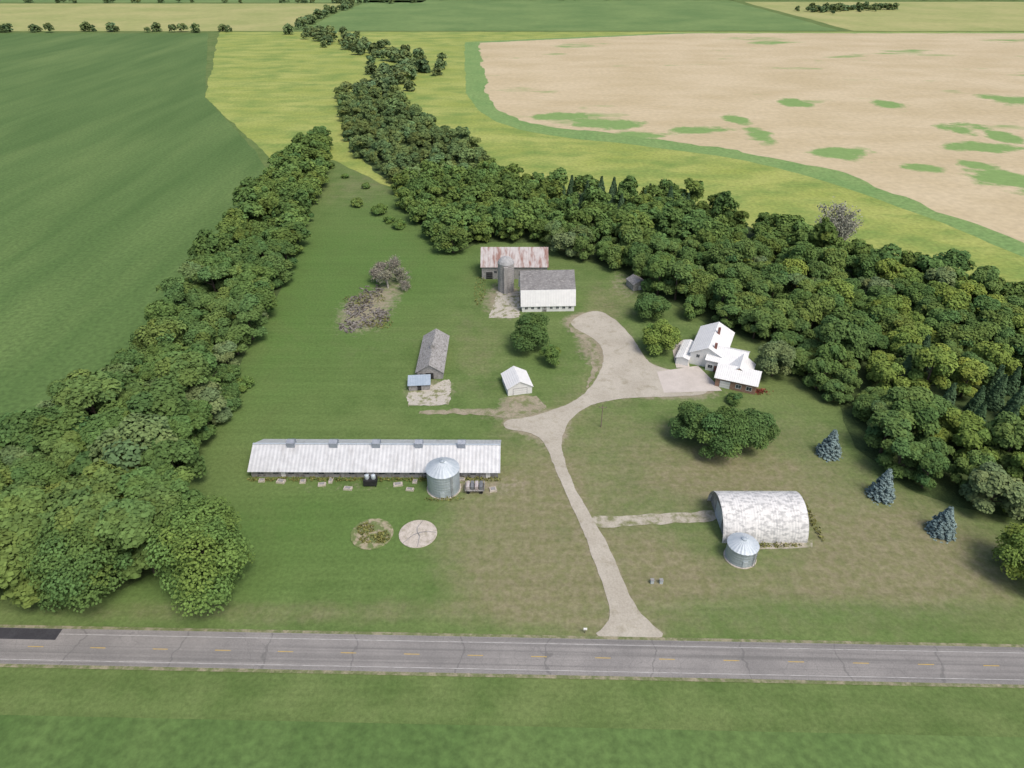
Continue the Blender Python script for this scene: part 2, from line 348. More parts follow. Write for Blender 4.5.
# shelterbelts & wood
belt=[G(-120,555),G(0,497),G(60,447),G(130,383),G(190,305),G(240,224),G(285,168),G(322,146),G(326,170),G(310,208),G(286,280),G(237,370),G(206,440),G(186,500),G(194,556),G(120,588),G(40,588),G(-120,600)]
ravine=[G(338,98),G(395,98),G(425,125),G(470,150),G(492,178),G(420,196),G(380,176),G(350,150)]
wood=[G(395,186),G(440,178),G(490,180),G(530,190),G(600,197),G(680,202),G(740,224),G(800,247),G(850,267),G(900,277),G(960,287),G(1024,318),G(1130,375),G(1130,570),G(1024,522),G(960,508),G(900,484),G(856,448),G(838,404),G(800,382),G(775,345),G(705,324),G(662,298),G(625,273),G(590,262),G(560,255),G(547,242),G(480,242),G(455,254),G(428,236),G(405,210)]
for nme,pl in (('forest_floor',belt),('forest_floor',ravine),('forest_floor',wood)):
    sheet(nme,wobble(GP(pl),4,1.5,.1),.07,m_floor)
sheet('dirt_arc',wobble(smooth(GP([(570,318),(585,330),(596,342),(600,356),(596,376),(584,392),(592,372),(592,352),(584,340),(568,330)]),1),1,.7,.4),.075,m_dirtarc)
sheet('driveway',wobble(drive,1.0,.35,.35),.10,m_gravel)
trk=GP([(586,517),(620,516),(660,514),(700,512),(716,510),(716,521),(700,523),(660,524),(620,527),(596,529)])
sheet('track',wobble(smooth(trk,1),1.0,.4,.4),.09,m_track)
trk2=GP([(540,418),(500,409),(455,409),(420,411),(420,415),(455,414),(500,416),(535,428)])
sheet('track',wobble(smooth(trk2,1),1.0,.8,.4),.08,m_dirtarc)
sheet('driveway_slab',GP([(657,372),(698,366),(716,384),(722,391),(664,393)]),.13,m_drive)
sheet('concrete_yard',wobble(GP([(408,392),(450,379),(450,405),(407,406)]),.8,.7,.6),.08,m_slab)
sheet('concrete_yard',wobble(GP([(497,292),(520,292),(520,318),(490,318)]),.8,1.0,.6),.08,m_slab)
sheet('farm_yard',wobble(GP([(509,398),(537,396),(546,408),(530,416),(507,412)]),1,.8,.4),.07,m_dirtarc)
# road
ra=G(0,628);rb=G(1024,648);u=(rb-ra).normalized(); mid=(ra+rb)/2
rang=math.atan2(u.y,u.x)
def rstrip(name,o0,o1,s0,s1,z,mat,dash=None):
    V=[];Fc=[]
    segs=[(s0,s1)] if not dash else [(s,s+dash[0]) for s in np.arange(s0,s1,dash[1])]
    for a,b in segs:
        k=len(V); V+=[(a,-o1,z),(b,-o1,z),(b,-o0,z),(a,-o0,z)]; Fc.append((k,k+1,k+2,k+3))
    o=obj(name,V,Fc,mat); o['kind']='structure'; o.location=mid; o.rotation_euler=(0,0,rang); return o
rstrip('road_shoulder',-.7,8.7,-1500,1500,.11,m_shoulder)
rstrip('road',0,8.0,-1500,1500,.14,m_road)
rstrip('road_patch',.05,2.6,-400,-88,.146,m_patch)
rstrip('edge_line',1.2,1.32,-88,800,.152,m_wht)
rstrip('edge_line',7.0,7.12,-800,800,.152,m_wht)
rstrip('centre_line',4.1,4.26,-800,800,.152,m_yel,(3.0,12.2))
rstrip('crop_field',18,400,-1500,1500,.04,m_crop)
def pad(px,py,r,label,mat,rot=0):
    e=thing('concrete_pad',label,'pad',G(px,py),rot)
    V,Fc=lathe([(r,.0),(r,.16),(r-.08,.2)],48); o=obj('slab',V,Fc,mat,e)
    return e
m_weedpad=M('weedy_concrete',(.36,.32,.22),(.28,.24,.15),.5,c3=(.15,.19,.07),s3=.5,t3=(.42,.52),fine=(3,.2))
pad(372,534,4.9,'round concrete bin pad overgrown with weeds',m_weedpad)
e2=pad(418,534,4.4,'bare round concrete bin pad with cracks',m_conc,.35)
cz=[]
for a in (0.1,1.7,3.2,4.9):
    p=Vector((0,0,.21))
    for k in range(8):
        d=Vector((math.cos(a),math.sin(a),0)); q=p+d*.55; s=Vector((-d.y,d.x,0))*(.13-.01*k)
        cz.append(([tuple(p-s),tuple(q-s),tuple(q+s),tuple(p+s)],[(0,1,2,3)])); p=q; a+=random.uniform(-.35,.35); p.z+=.0008
obj('crack',*join(cz),m_darkwall,e2)
# ---------------------------------------------------------------- foliage
def leaves(rng,C,Nn,size,colr):
    n=len(C); r=rng.normal(size=(n,3)); t=np.cross(Nn,r); t/=np.linalg.norm(t,axis=1)[:,None]+1e-9; b=np.cross(Nn,t)
    s=size*(.6+.8*rng.random(n))[:,None]
    out=[]
    for a,c in ((-1,-.7),(.9,-.8),(1,.7),(-.8,.9)):
        out.append(C+t*s*a*(.8+.4*rng.random((n,1)))*.5+b*s*c*.5)
    V=np.stack(out,1).reshape(-1,3); cc=np.repeat(colr,4,0)
    return V,cc
def crown(seed,R,top,base,n,leaf,nl=16,lr=(.24,.44),tight=.6,ecc=1.0):
    rng=np.random.default_rng(seed)
    L=[];hh=top-base; off=rng.normal(size=2)*.1*R
    for i in range(nl):
        a=i*2.399+rng.random()*1.1; q=math.sqrt((i+.5)/nl); rad=R*.76*q*(.7+.6*rng.random())
        r=R*(lr[0]+(lr[1]-lr[0])*rng.random())
        zt=top-r-(rad/R)**2*hh*(.3+.3*rng.random())-rng.random()*hh*.18
        ox,oy=off*(1-q)
        L.append((rad*math.cos(a)*ecc+ox,rad*math.sin(a)/ecc+oy,max(zt,base+r*.5),r))
        if q>.5:
            r2=r*.9; L.append((rad*1.05*math.cos(a+.3)*ecc,rad*1.05*math.sin(a+.3)/ecc,base+r2*.6+rng.random()*hh*.3,r2))
    L=np.array(L); w=L[:,3]**2; w/=w.sum()
    k=rng.choice(len(L),size=n*2,p=w); d=rng.normal(size=(n*2,3)); d/=np.linalg.norm(d,axis=1)[:,None]
    d[:,2]=np.where(d[:,2]<-.35,-d[:,2],d[:,2])
    rr=L[k,3]*(1.18-.5*rng.random(n*2)**1.3)
    P=L[k,:3]+d*rr[:,None]*np.array([1,1,.85])
    inside=np.zeros(len(P),bool)
    for j in range(len(L)):
        dj=np.linalg.norm(P-L[j,:3],axis=1); inside|=(dj<L[j,3]*tight)&(k!=j)
    keep=np.where(~inside)[0][:n]; P=P[keep];d=d[keep];k=k[keep]
    Nn=d*.8+rng.normal(size=P.shape)*.38+np.array([0,0,.55]); Nn/=np.linalg.norm(Nn,axis=1)[:,None]
    lb=.88+.26*rng.random(len(L)); hue=rng.normal(size=len(L))*.05
    br=lb[k]*(.8+.4*rng.random(len(P)))
    cc=np.stack([br*(1+hue[k]),br,br*(1-hue[k]),np.ones(len(P))],1)
    return leaves(rng,P,Nn,leaf,cc)
def trunk_geo(seed,R,top,base,r0=.35):
    rd=random.Random(seed); parts=[]
    h=top*.7
    pts=[(0,0,-.2),(rd.uniform(-.2,.2),rd.uniform(-.2,.2),h*.35),(rd.uniform(-.4,.4),rd.uniform(-.4,.4),h*.7),(rd.uniform(-.5,.5),rd.uniform(-.5,.5),h)]
    parts.append(tube(pts,[r0*1.2,r0*.8,r0*.5,r0*.15],7))
    for i in range(6):
        a=i*1.05+rd.random()*.5; z=h*(.25+.1*i); L=R*(.75-.05*i)
        parts.append(tube([(0,0,z),(math.cos(a)*L*.5,math.sin(a)*L*.5,z+L*.35),(math.cos(a)*L,math.sin(a)*L,z+L*.8)],[r0*.4,r0*.25,.04],5))
    return join(parts)
def spruce(seed,R,top,n,leaf):
    rng=np.random.default_rng(seed); P=[];Nn=[];B=[]
    lev=int(top*2.4)
    for i in range(lev):
        f=i/lev; z=.3+top*.98*f; rad=R*(1-f)**.9*(.92+.14*rng.random())+.12; nb=max(6,int(18*(1-f)))
        for j in range(nb):
            a=2*math.pi*(j+rng.random()*.8)/nb+i; k=max(3,int(n/lev/nb*(2*(1-f)+.3))); ln=rad*(.85+.25*rng.random())
            s=rng.random(k)**.5; w=(rng.random(k)-.5)*(.5+.5*(1-s))*1.1
            x=np.cos(a)*s*ln-np.sin(a)*w; y=np.sin(a)*s*ln+np.cos(a)*w
            P.append(np.stack([x,y,z-s*ln*.25+.2*s**3*ln-rng.random(k)*.25],1))
            nn=np.stack([np.cos(a)*.7*np.ones(k),np.sin(a)*.7*np.ones(k),np.ones(k)*.75],1)+rng.normal(size=(k,3))*.35; Nn.append(nn)
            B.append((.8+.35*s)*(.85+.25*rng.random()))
    P=np.concatenate(P);Nn=np.concatenate(Nn);B=np.concatenate(B); Nn/=np.linalg.norm(Nn,axis=1)[:,None]
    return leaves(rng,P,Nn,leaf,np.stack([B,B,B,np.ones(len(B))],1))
def cmesh(name,V,cc,mat):
    Q=np.arange(len(V)).reshape(-1,4); me=npmesh(name,V,Q,colattr=cc); me.materials.append(mat); return me
def tmesh(geo,mat,name='trunk'):
    me=bpy.data.meshes.new(name); me.from_pydata(geo[0],[],geo[1]); me.update(); me.materials.append(mat); return me
NV=9; hi=[];hiy=[];hiw=[];lo=[];trk_m=[]
def remat(me,mat):
    m2=me.copy(); m2.materials[0]=mat; return m2
for i in range(NV):
    R=4.3+.5*(i%4); top=10.0+.9*(i%5)
    V_,c_=crown(100+i,R,top,.8,5200,.50 if i%3 else .58,nl=9+(i*3)%8,ecc=1+.12*(i%3-1))
    m_=cmesh('crown',V_,c_,L_dec); hi.append(m_); hiy.append(remat(m_,L_yel)); hiw.append(remat(m_,L_will)); trk_m.append(tmesh(trunk_geo(i,R,top,1.3),m_bark))
    lo.append(crown(200+i,R,top,.8,1700,.85,nl=11))
def place_tree(name,label,cat,loc,cm,tm,s,rot,group=None,sz=None):
    e=thing(name,label,cat,loc,rot,group); e.scale=(s,s,sz or s)
    for n,mm in (('trunk',tm),('crown',cm)):
        o=bpy.data.objects.new(n,mm); o.parent=e; link(o)
    return e
def inpoly(x,y,poly):
    c=False;n=len(poly);j=n-1
    for i in range(n):
        xi,yi=poly[i];xj,yj=poly[j]
        if (yi>y)!=(yj>y) and x<(xj-xi)*(y-yi)/(yj-yi)+xi: c=not c
        j=i
    return c
rd=random.Random(11)
def scatter(poly,d,tries=12000):
    pts=[] ; xs_=[p[0] for p in poly]; ys_=[p[1] for p in poly]
    for _ in range(tries):
        x=rd.uniform(min(xs_),max(xs_)); y=rd.uniform(min(ys_),max(ys_))
        if not inpoly(x,y,poly): continue
        if any((x-a)**2+(y-b)**2<d*d for a,b in pts): continue
        pts.append((x,y))
    return pts
placed=[(x,y,'belt') for x,y in scatter(GP(belt),6.8)]+[(x,y,'wood') for x,y in scatter(GP(wood),6.5)]+[(x,y,'ravine') for x,y in scatter(GP(ravine),7.5)]
placed.sort(key=lambda p:math.hypot(p[0],p[1]))
lab={'belt':('leafy green broadleaf tree in a dense shelterbelt','trees of the field shelterbelt'),
     'wood':('leafy green broadleaf tree in the farmstead grove','trees of the farmstead grove'),
     'ravine':('leafy pale green broadleaf tree along a grassy draw','trees along the draw')}
far=[];farw=[]
con_m=cmesh('crown',*spruce(5,3.0,12,4500,.6),L_con); con_t=tmesh(tube([(0,0,-.2),(0,0,6),(0,0,11.5)],[.28,.18,.04],7),m_bark)
ncon=0
def vis(x,y):
    z=y*C_+H*S_; return abs(x)<z*.75*1.08+6
nind=0; east=GP([(870,250),(1140,300),(1140,600),(940,520),(880,400)])
for x,y,k in placed:
    if not vis(x,y): continue
    s=rd.uniform(.74,1.28)*(1.15 if k=='belt' else 1.0)
    if k=='belt' and y<170: s*=1.2
    if k=='ravine': s*=rd.uniform(.55,1.1)
    conf=False
    if k=='wood':
        a=G(640,205); b=G(955,390)
        if (abs(y-a.y)<16 and abs(x-a.x)<45 and rd.random()<.5) or (math.hypot(x-b.x,y-b.y)<26 and rd.random()<.35): conf=True
    if conf and ncon<45:
        ncon+=1
        place_tree('conifer_tree','dark green pointed conifer in the farmstead grove','tree',(x,y,0),con_m,con_t,rd.uniform(.75,1.0),rd.uniform(0,6),'conifers in the grove'); continue
    if nind<278:
        i=rd.randrange(NV); nind+=1; lb=lab[k]; cm=hi[i]
        if k=='wood' and rd.random()<(.36 if inpoly(x,y,east) else .05): cm=hiy[i]; lb=('yellow-green broadleaf tree in the farmstead grove',lb[1])
        elif rd.random()<.12: cm=hiw[i]; lb=(lb[0].replace('leafy green','leafy pale green'),lb[1])
        place_tree('deciduous_tree',lb[0],'tree',(x,y,0),cm,trk_m[i],s,rd.uniform(0,6.28),lb[1],s*rd.uniform(.8,1.15))
    elif k=='ravine': farw.append((x,y,s))
    else: far.append((x,y,s))
def merge_far(name,lst,mat,rnd,lowset,label):
    VV=[];CC=[]
    for x,y,s in lst:
        V_,c_=lowset[rnd.randrange(len(lowset))]; a=rnd.uniform(0,6.28); ca,sa=math.cos(a),math.sin(a)
        P=V_*s; P=np.stack([P[:,0]*ca-P[:,1]*sa+x,P[:,0]*sa+P[:,1]*ca+y,P[:,2]*rnd.uniform(.8,1.15)],1)
        t=rnd.uniform(.8,1.25); h=rnd.uniform(-.08,.12); VV.append(P); CC.append(c_*np.array([t*(1+h),t,t*(1-h),1]))
    o=link(bpy.data.objects.new(name,cmesh(name,np.concatenate(VV),np.concatenate(CC),mat))); o['kind']='stuff'; o['label']=label; o['category']='trees'; return o
if far: merge_far('grove',far,leaf_mat('grove_leaves',[(.112,.178,.052),(.112,.178,.052)]),rd,lo,'mass of leafy green trees beyond the farm')
if farw: merge_far('draw_trees',farw,leaf_mat('draw_leaves',[(.14,.20,.075),(.14,.20,.075)]),rd,lo,'pale green trees and brush along a grassy draw')
tiny=[crown(300+i,6,11,.3,260,2.2,nl=8) for i in range(4)]
dist=[]
def line(a,b,n,w):
    for _ in range(n):
        t=rd.random(); dist.append((a[0]+(b[0]-a[0])*t+rd.gauss(0,w),a[1]+(b[1]-a[1])*t+rd.gauss(0,w),rd.uniform(.7,1.3)))
q=G(365,97)
line((q.x,q.y),(q.x+30,q.y+170),60,14); line((q.x+30,q.y+170),(q.x-160,q.y+480),70,16)
line((-1700,1145),(-420,1150),70,6); line((-340,1700),(-340,1165),40,8); line((-2400,1715),(-200,1720),90,8); line((-180,1815),(1200,1815),70,8); line((1210,1160),(1210,2700),40,8); line((-3000,2715),(3000,2715),160,12)
line((560,1480),(760,1560),50,20)
merge_far('distant_trees',dist,leaf_mat('distant_leaves',[(.13,.185,.08),(.13,.185,.08)]),rd,tiny,'scattered distant tree lines between fields')
def yard(name,label,px,py,R,top,base,mat,seed,n=6500,leaf=.42,nl=14,tr=.3,cat='tree',ecc=1.0):
    V_,c_=crown(seed,R,top,base,n,leaf,nl=nl,ecc=ecc)
    return place_tree(name,label,cat,G(px,py),cmesh('crown',V_,c_,mat),tmesh(trunk_geo(seed,R,top,base,tr),m_bark),1,0)
yard('deciduous_tree','round yellow-green tree on the lawn by the driveway',659,350,6.0,11.5,1.0,L_yel,1,7500)
yard('deciduous_tree','large dark green round tree below the white barn',531,346,7.2,12.5,1.0,L_dark,2,9000)
yard('deciduous_tree','small fresh green tree on the lawn',550,364,3.6,7.5,1,L_fresh,3,3500,.36,9,.2)
yard('deciduous_tree','dark round tree at the grove edge',649,318,6.0,11,1,L_dark,4,7500)
yard('deciduous_tree','full dark green lawn tree beside two others',690,438,5.6,11.5,1.2,L_dark,5,7500)
yard('deciduous_tree','broad dark green lawn tree with dense crown',718,450,7.4,13.0,1.2,L_dec,6,9500)
yard('deciduous_tree','rounded green lawn tree with low crown',750,446,6.2,11,1.0,L_dark,7,8000)
yard('deciduous_tree','yellow-green tree at the edge of mown grass',1020,574,7.4,12,.8,L_yel,8,9000)
yard('deciduous_tree','tall bright green tree at the end of the shelterbelt',214,580,9.2,21,1.0,L_fresh,9,16000,.46,34,.45)
yard('deciduous_tree','tall dark green tree in front of the shelterbelt',95,588,9.0,19,1.0,L_dec,21,15000,.46,28,.45)
yard('deciduous_tree','olive green tree beside the house',772,376,5.6,13,1.0,L_will,10,7500)
yard('shrub','round dark green shrub beside the garage',734,402,2.3,3.2,.2,L_dark,12,2200,.3,8,.1,'shrub')
for i,(px,py,R) in enumerate([(357,206,3.6),(380,214,4.2),(366,188,2.5),(390,222,2.6),(330,168,3.2),(246,388,3.0),(228,410,4.2),(345,178,2.2),(232,398,3.5),(400,228,3.4)]):
    yard('shrub','rounded green bush standing in the pasture',px,py,R,R*1.3,.1,L_fresh if i%2 else L_dec,30+i,2600,.42,8,.12,'shrub')
for i,(px,py) in enumerate([(828,454),(880,496),(940,532)]):
    hgt=[8.2,8.8,8.0][i]
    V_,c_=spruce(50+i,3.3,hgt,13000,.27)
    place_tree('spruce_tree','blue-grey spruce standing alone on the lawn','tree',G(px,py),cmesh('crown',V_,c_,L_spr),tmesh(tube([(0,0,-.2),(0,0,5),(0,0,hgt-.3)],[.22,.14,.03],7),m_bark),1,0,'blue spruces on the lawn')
# bare trees
def bare(seed,h,spread=.5,depth=4):
    r=random.Random(seed); parts=[]; tw=[]; tips=[]
    def br(p,d,L,rad,k):
        q=p+d*L; m_=p+d*L*.5+Vector((r.gauss(0,.05),r.gauss(0,.05),0))*L
        (parts if k>=depth else tw).append(tube([p,m_,q],[rad,rad*.8,rad*.6],5 if k>=depth else 3))
        if k<=1: tips.append(q)
        if k==0: return
        for _ in range(4 if k<depth else 7):
            nd_=(d+Vector((r.gauss(0,spread),r.gauss(0,spread),r.gauss(0,spread*.5)+.12))).normalized()
            br(p+d*L*r.uniform(.35,1),nd_,L*r.uniform(.62,.84),max(rad*.55,.06),k-1)
    br(Vector((0,0,-.2)),Vector((0,0,1)),h*.26,.32,depth)
    rng=np.random.default_rng(seed); T=np.array([tuple(t) for t in tips]); T=np.repeat(T,3,0)+rng.normal(size=(len(T)*3,3))*.45
    Nn=rng.normal(size=T.shape)*.6+np.array([0,0,.6]); Nn/=np.linalg.norm(Nn,axis=1)[:,None]; b=.7+.6*rng.random(len(T))
    return join(parts),join(tw),leaves(rng,T,Nn,.28,np.stack([b,b,b,np.ones(len(b))],1))
bt=[bare(3,12,.6),bare(4,11,.7),bare(9,15,.42)]
bm_=[(tmesh(a,m_dead),tmesh(b,m_dead,'branches'),cmesh('twigs',c[0],c[1],L_twigp if j==2 else L_twig)) for j,(a,b,c) in enumerate(bt)]
for i,(px,py,s) in enumerate([(388,288,1.05),(401,282,.95),(377,282,.95),(394,272,.9),(828,252,1.9),(405,290,.6),(384,276,.95),(838,256,1.5)]):
    tall=i in (4,7)
    e=thing('dead_tree','leafless grey-brown tree with tangled branches' if not tall else 'tall half-bare grey tree above the grove','tree',G(px,py),i*1.3,'leafless trees'); e.scale=(s*1.1,s*1.1,s*(1.15 if tall else 1))
    for n,mm in zip(('trunk','branches','twigs'),bm_[2 if tall else i%2]):
        o=bpy.data.objects.new(n,mm); o.parent=e; link(o)
# ---------------------------------------------------------------- rubble pile
parts=[];r=random.Random(5)
def rbox(cx,cy,cz,a,b,c,rx,ry,rz):
    from mathutils import Euler
    E=Euler((rx,ry,rz)).to_matrix(); V_,F_=boxg(-a/2,a/2,-b/2,b/2,-c/2,c/2)
    return [tuple(E@Vector(v)+Vector((cx,cy,cz))) for v in V_],F_
for cx_,cy_,rx_,ry_,n in ((360,304,14,12,130),(376,318,14,10,110),(350,326,12,6,70),(372,292,12,7,60),(356,314,10,12,50)):
    c=G(cx_,cy_);a=(G(cx_+rx_,cy_)-c).length;b=(G(cx_,cy_+ry_)-c).length
    for _ in range(n):
        t=r.uniform(0,6.28);q=math.sqrt(r.random()); L=r.uniform(.3,1.3) if r.random()<.7 else r.uniform(2,3.5)
        parts.append(rbox(c.x+a*q*math.cos(t),c.y+b*q*math.sin(t),r.uniform(.05,.7)*(1-q*.7),L,r.uniform(.2,.7),r.uniform(.08,.35),r.gauss(0,.2),r.gauss(0,.2),r.uniform(0,6)))
o=obj('rubble_pile',*join(parts),m_rub); o['kind']='stuff'; o['label']='heap of grey boards, stone and debris in grass'; o['category']='rubble'
# ---------------------------------------------------------------- buildings
e,w=frame('poultry_barn','long low poultry barn with pale metal roof','barn',(252,477),(498,478))
D=12.4
gable(e,0,w,0,D,2.4,3.4,'x',m_darkwall,m_graymetal,.6)
box('ridge_cap',e,-.6,w+.6,D/2-.25,D/2+.25,5.9,6.02,m_binroof)
for i in range(5):
    x=w*(.15+.175*i)
    fixn(obj('ventilator',*extr([(D/2-1,5.3),(D/2+1,5.3),(D/2+1,6.8),(D/2,7.4),(D/2-1,6.8)],'x',x-1,x+1),m_vent,e))
for i in range(16): window(e,'front',2.5+i*(w-5)/15,1.1,1.5,.8,0,m_oldwood)
for x in (w*.1,w*.45,w*.93): door(e,'front',x+1.9,1.1,1.95,0,m_white)
e,w=frame('white_barn','white barn with dark upper and white lower gambrel roof','barn',(522,312),(574,311))
D=17.0
pts=[(0,3.1),(1.6,7.7),(D/2,12.6),(D-1.6,7.7),(D,3.1)]
fixn(obj('wall',*extr([(0,0),(D,0)]+pts[::-1],'x',0,w),m_white,e))
fixn(obj('roof',*extr(roofprof([pts[1],pts[2],pts[3]],.2),'x',-.5,w+.5),m_shing,e,'dark shingled upper roof slopes'))
fixn(obj('roof',*extr(roofprof([(-.35,2.2),(1.62,7.9)],.14),'x',-.5,w+.5),m_whroof,e,'white metal lower roof slope'))
fixn(obj('roof',*extr(roofprof([(D-1.62,7.9),(D+.35,2.2)],.14),'x',-.5,w+.5),m_whroof,e,'white metal lower roof slope'))
for i in range(8): window(e,'front',1.6+i*(w-3.2)/7,1.1,1.0,.9,0)
door(e,'front',w*.43,1.3,1.95,0,m_darkwall); window(e,'right',D/2,8.3,1.2,1.2,w); door(e,'right',D/2,3,3,w,m_white)
e,w=frame('old_barn','old grey barn with rusty streaked metal roof','barn',(482,279),(547,279))
D=13.0
gable(e,0,w,0,D,5.6,5.4,'x',m_oldwood,m_rust,.5)
for x in (3,8,22): door(e,'front',x,2.6,3,0,m_dark)
for x in (5.5,12,18): window(e,'front',x,2.6,1,1,0,m_oldwood)
def silo():
    e=thing('silo','concrete stave silo with grey domed cap','silo',G(506,290))
    R=3.1;h=11.5; obj('wall',*lathe([(R,0),(R,h)],40,cap=False),m_stave,e)
    pr=[]
    for i in range(12):
        z=.5+i*.93; pr.append(lathe([(R,z),(R+.06,z+.02),(R+.06,z+.1),(R,z+.12)],40,cap=False))
    obj('hoop',*join(pr),m_darkwall,e)
    obj('roof',*lathe([(R+.12,h-.1),(R+.12,h+.1),(R*.9,h+1.0),(R*.65,h+1.8),(R*.3,h+2.25),(.05,h+2.4)],24,alt=.05),m_cap,e)
    box('chute',e,-.7,.7,-R-.9,-R+.2,0,h-.5,m_stave)
silo()
e,w=frame('weathered_shed','long weathered grey shed with worn roof','shed',(417,379),(443,379))
gable(e,0,w,0,23,2.6,2.6,'y',m_oldwood,m_oldwood,.4)
door(e,'front',w/2,2.4,2.2,0,m_dark); window(e,'front',1.4,1.2,.9,.9,0,m_oldwood)
for i in range(6): window(e,'right',3+i*3.4,1.1,1,.9,w,m_oldwood)
fixn(obj('cupola',*extr([(w/2-.7,4.6),(w/2+.7,4.6),(w/2+.7,5.9),(w/2,6.4),(w/2-.7,5.9)],'y',10.5,12.5),m_oldwood,e))
e,w=frame('lean_shed','small low shed with blue-grey metal roof','shed',(409,391),(430,390))
box('wall',e,0,w,0,4.4,0,2.0,m_oldwood)
fixn(obj('roof',*extr(roofprof([(-.4,2.02),(4.8,2.6)],.1),'x',-.3,w+.3),m_blue,e)); door(e,'front',w/2,1.2,1.8,0,m_dark)
e,w=frame('white_garage','small white gabled garage with wide door','garage',(508,396),(532,393))
gable(e,0,w,0,8.6,2.6,2.1,'y',m_white,m_whroof,.35)
door(e,'front',w/2,4.2,2.2,0,m_white); window(e,'left',4.3,1.1,.9,.9,0)
e,w=frame('garden_shed','small grey shed tucked beside trees','shed',(633,291),(646,289))
gable(e,0,w,0,6,2.6,1.4,'y',m_oldwood,m_shing,.25); door(e,'front',w/2,1.2,1.9,0,m_white)
# farmhouse
e=thing('farmhouse','white farmhouse with white metal roof and attached garage','house',G(686,366),math.radians(-24))
gable(e,.5,11.0,2,20.5,4.4,2.7,'y',m_white,m_whroof,.5)
gable(e,6.0,17.5,.2,10.5,3.9,2.4,'x',m_white,m_whroof,.45)
gable(e,-3.4,.45,0,12,2.5,.6,'y',m_white,m_whroof,.3)
gable(e,10.5,22.5,-8.2,.15,3.4,2.5,'x',m_tanbrick,m_whroof,.5)
gable(e,12.5,20.5,-5,4,3.42,2.7,'y',m_tanbrick,m_whroof,.1)
box('chimney',e,7.3,8.1,3.8,4.6,5.0,8.0,m_brick); box('chimney',e,6.6,7.4,13.2,14.0,5.5,8.8,m_brick)
door(e,'left',-3.6,3.8,2.5,10.5,m_white)
door(e,'front',13.4,3.0,2.4,-8.2,m_white); window(e,'front',17.4,1.0,1.5,1.2,-8.2); window(e,'front',20.5,1.0,1.5,1.2,-8.2)
for x in (3,8.0): window(e,'front',x,2.9,1.0,1.1,2)
window(e,'front',7.4,1.0,1.4,1.2,.2); door(e,'front',9.2,1.1,2.1,.2,m_brick)
for y in (14,17): window(e,'left',y,2.2,1,1.1,.5)
for y in (3,6,9): window(e,'left',y,1.0,1,1,-3.4)
sheet('patio',wobble(GP([(672,346),(684,340),(690,368),(676,368)]),1,.2),.12,m_drive)
o=thing('flower_bed','bed of red flowers by the garage','plant',G(759,392))
rng=np.random.default_rng(3); P=rng.normal(size=(260,3))*np.array([1.3,.7,.15])+np.array([0,0,.3]); Nn=rng.normal(size=(260,3)); Nn/=np.linalg.norm(Nn,axis=1)[:,None]
V_,c_=leaves(rng,P,Nn,.35,np.ones((260,4))); oo=link(bpy.data.objects.new('blossoms',cmesh('blossoms',V_,c_,m_red))); oo.parent=o
# quonset
e,L=frame('quonset_shed','arched metal quonset shed with flaking white paint','shed',(722,543),(807,543))
R=7.0;n=28;nxq=int(L/.35);V=[];Fc=[]
for i in range(nxq+1):
    x=L*i/nxq; rr=R+(.05 if i%2 else 0)
    for j in range(n+1):
        a=math.pi*j/n; V.append((x,R-rr*math.cos(a),rr*math.sin(a)))
for i in range(nxq):
    for j in range(n):
        a=i*(n+1)+j; Fc.append((a,a+1,a+n+2,a+n+1))
obj('roof',V,Fc,m_quon,e)
for x in (.9,L-.5):
    pr=[(R-(R-.05)*math.cos(math.pi*j/n),(R-.05)*math.sin(math.pi*j/n)) for j in range(n+1)]
    fixn(obj('wall',*extr(pr,'x',x-.08,x+.08),m_darkwall,e))
door(e,'left',R,5.2,4.2,.82,m_binroof); window(e,'left',R,5.0,1.2,1,.82)
sheet('concrete_apron',wobble(GP([(812,540),(756,546),(757,550),(812,548)]),.8,.3),.09,m_track)
def gbin(px,py,R,h,rise,label):
    e=thing('grain_bin',label,'grain bin',G(px,py))
    pr=[];k=int(h/.8)
    for i in range(k):
        z=h*i/k; pr+=[(R,z+.02),(R+.04,z+h/k*.5),(R,z+h/k-.02)]
    obj('wall',*lathe(pr,40,cap=False),m_bin,e,None)
    obj('roof',*lathe([(R+.18,h-.1),(.55,h+rise-.1)],48,cap=False,alt=.06),m_binroof,e)
    obj('cap',*lathe([(.6,h+rise-.12),(.6,h+rise+.15),(.05,h+rise+.35)],16),m_bin,e)
    box('door',e,-.5,.5,-R-.1,-R+.05,.3,2.0,m_binroof)
    pr=[boxg(R*.55-.03,R*.55+.03,-R*.86-.18,-R*.86-.1,0,h),boxg(R*.55+.42,R*.55+.48,-R*.86-.18,-R*.86-.1,0,h)]
    for i in range(int(h/.4)): pr.append(boxg(R*.55+.03,R*.55+.42,-R*.86-.17,-R*.86-.12,.3+.4*i,.35+.4*i))
    obj('ladder',*join(pr),m_darkwall,e)
    obj('slab',*lathe([(R+.3,0),(R+.3,.15)],40),m_conc,e)
gbin(444,488,4.0,6.6,2.0,'large galvanised grain bin beside the poultry barn')
gbin(740,557,3.25,4.2,1.4,'small galvanised grain bin beside the arched shed')
